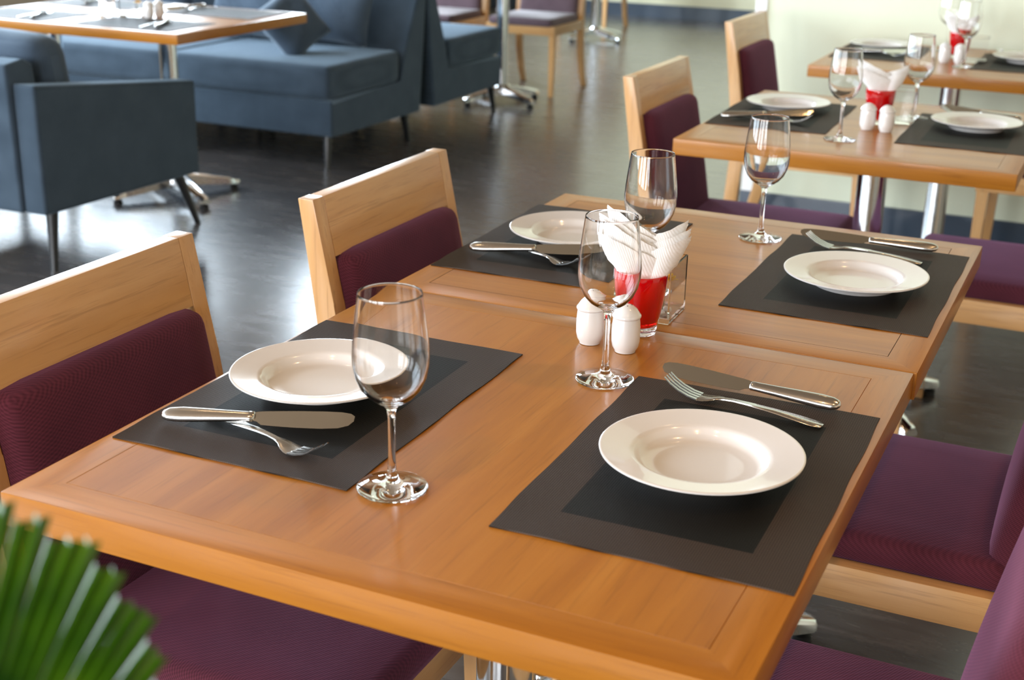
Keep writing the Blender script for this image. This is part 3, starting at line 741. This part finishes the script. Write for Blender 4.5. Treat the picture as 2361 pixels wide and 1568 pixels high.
# ------------------------------------------------------------------ square glass vases with a yellow flower
def vase_proto():
    h, w_, t_ = 0.083, 0.040, 0.0032
    b = B(); box(b, -w_, w_, -w_, w_, 0, h, 0.0012, 2)
    v = [x for x in b.verts]
    b2 = B(); prof = []
    # outer and inner square shells joined at the rim, thick floor
    def sq(r_, z): return [b2.verts.new((sx * r_, sy * r_, z)) for sx, sy in ((-1, -1), (1, -1), (1, 1), (-1, 1))]
    rings = [sq(w_ - 0.0012, 0), sq(w_, 0.0012), sq(w_, h - 0.0008), sq(w_ - 0.0008, h), sq(w_ - t_ + 0.0006, h), sq(w_ - t_, h - 0.0008), sq(w_ - t_, 0.009)]
    for a, c in zip(rings, rings[1:]):
        for i in range(4): b2.faces.new((a[i], a[(i + 1) % 4], c[(i + 1) % 4], c[i]))
    b2.faces.new(rings[0][::-1]); b2.faces.new(rings[-1]); b.free()
    return obj('square_glass_vase', b2, M['glass'], None, False)
va = vase_proto()
def flower_proto():
    r = empty('yellow_flower')
    obj('stem', tube(B(), [(0.004, -0.022, 0.0), (0.004, -0.014, 0.018), (0.003, -0.005, 0.034), (0, 0, 0.044)], [0.0011, 0.0012, 0.0013, 0.0016], 8), M['stem'], r)
    b = B()
    for k in range(46):
        ph = k * 2.39996; t_ = k / 46; el = 1.35 - 1.35 * t_; L_ = 0.010 + 0.006 * t_
        d = Vector((math.cos(ph) * math.cos(el), math.sin(ph) * math.cos(el), math.sin(el))); n = Vector((-math.sin(ph), math.cos(ph), 0)); c0 = Vector((0, 0, 0.045))
        up = d.cross(n)
        secs = []
        for s, hw in ((0.001, 0.0010), (0.6, 0.0021), (0.9, 0.0017), (1.0, 0.0006)):
            q = c0 + d * L_ * s
            secs.append([q - n * hw, q + up * 0.0004, q + n * hw, q - up * 0.0003])
        loft(b, secs)
    obj('flower_head', b, M['petal'], r, False)
    b = B(); loft(b, [[(0.003, -0.008, 0.028), (0.004, -0.008, 0.028), (0.0035, -0.007, 0.028)], [(0.003, -0.016, 0.036), (0.008, -0.017, 0.036), (0.0055, -0.0155, 0.037)], [(0.006, -0.025, 0.033), (0.0065, -0.0245, 0.033), (0.0062, -0.025, 0.0335)]]); obj('leaf', b, M['stem'], r)
    return r
fl = flower_proto()
vs = [((0.394, 0.856), 0.03, 'clear square glass vase holding a yellow flower behind the red tumbler at the table joint', 'yellow flower in the square vase behind the red tumbler'),
      ((0.440, 2.620), 0.1, 'clear square glass vase beside the red tumbler on the two-place table', None),
      ((0.470, 3.900), 0.1, 'clear square glass vase beside the red tumbler on the wall table', None),
      ((-2.62, 3.36), 0.1, 'clear square glass vase with an orange-yellow flower on the wide left table', 'orange-yellow flower in the vase on the wide left table')]
for i, (p, rz, lb, fb) in enumerate(vs):
    o = va if i == 0 else dup(va); o.location = (p[0], p[1], T + 0.0002); o.rotation_euler = (0, 0, rz); tag(o, lb, 'vase', 'square glass vases')
    if fb:
        q = fl if i == 0 else dup(fl); q.location = (p[0] + 0.0195, p[1] + 0.002, T + 0.0082); tag(q, fb, 'flower', 'yellow flowers in the vases')
for k, (dx, dy) in enumerate(((0.024, -0.026), (0.010, -0.028), (0.027, -0.010))):
    b = B(); bmesh.ops.create_icosphere(b, subdivisions=2, radius=0.006)
    for v in b.verts: v.co = Vector((v.co.x * 1.25, v.co.y, v.co.z * 0.7))
    o = obj('pebble', b, M['pebble']); o.location = (0.394 + dx, 0.856 + dy, T + 0.0137); o.rotation_euler = (0, 0, k); tag(o, 'small white pebble on the floor of the glass vase at the table joint', 'pebble', 'pebbles in the flower vase')
# tall plain drinking glass on the wide left table
b = B(); lathe(b, [(0, 0), (0.030, 0), (0.031, 0.001), (0.033, 0.14), (0.0325, 0.141), (0.0315, 0.14), (0.0296, 0.008), (0, 0.007)], 48); dg = obj('drinking_glass', b, M['glass']); dg.location = (-2.70, 3.30, T + 0.0002); tag(dg, 'tall clear drinking glass on the wide left table beside the shakers', 'glass')

# ------------------------------------------------------------------ fan palm at the lower left
pp = empty('fan_palm', (0.55, -0.66, 0)); tag(pp, 'green pleated fan palm leaf rising at the lower left before the front table', 'potted plant')
def W(p): return Vector(p) - Vector((0.55, -0.66, 0))
Cc = Vector((0.6046, -0.6255, 0.9531))
e1 = (Vector((0.6578, -0.5299, 1.0452)) - Cc); e2 = (Vector((0.5855, -0.527, 1.1066)) - Cc)
nrm = e1.cross(e2).normalized(); ey = e2.normalized(); ex = ey.cross(nrm).normalized()
if ex.dot(e1) < 0: ex = -ex
b = B(); N = 40; a0, a1 = -0.60, 1.15
def dirv(a): return ey * math.cos(a) + ex * math.sin(a)
def lenf(a): return 0.184 * (1 - 0.2 * max(0, a) - 0.42 * max(0, a) ** 2)
for k in range(N):
    aa = a0 + (a1 - a0) * k / N; ab = a0 + (a1 - a0) * (k + 1) / N; am = (aa + ab) / 2
    L_ = lenf(am) * (1 + 0.025 * ((k * 7) % 5 - 2) / 2)
    secs = []
    for s in (0.04, 0.3, 0.55, 0.8, 0.93, 0.985):
        rr = L_ * s; gap = 0.0 if s < 0.8 else 0.12 * (s - 0.8) / 0.2
        droop = -nrm * (0.012 * s * s)
        pa = Cc + dirv(aa + (am - aa) * gap) * rr + droop; pb = Cc + dirv(ab - (ab - am) * gap) * rr + droop
        pm = Cc + dirv(am) * rr * (1.0 if s < 0.95 else 0.985) + droop + nrm * 0.0042 * min(1, s * 1.4)
        off = nrm * -0.0005
        secs.append([W(pa), W(pm), W(pb), W(pb + off), W(pm + off), W(pa + off)])
    loft(b, secs)
obj('leaf', b, M['leaf'], pp, False)
obj('stalk', tube(B(), [W(Cc + dirv(0.2) * 0.006), W(Cc + Vector((-0.01, -0.012, -0.12))), W((0.565, -0.655, 0.6)), W((0.55, -0.66, 0.27))], [0.002, 0.0028, 0.004, 0.006], 10), M['stem'], pp)
obj('pot', lathe(B(), [(0, 0), (0.085, 0), (0.09, 0.006), (0.115, 0.27), (0.118, 0.28), (0.108, 0.28), (0.104, 0.25), (0, 0.25)], 48), M['pot'], pp)
obj('soil', lathe(B(), [(0, 0.2505), (0.1035, 0.2505), (0.1035, 0.262), (0, 0.268)], 40), M['soil'], pp)
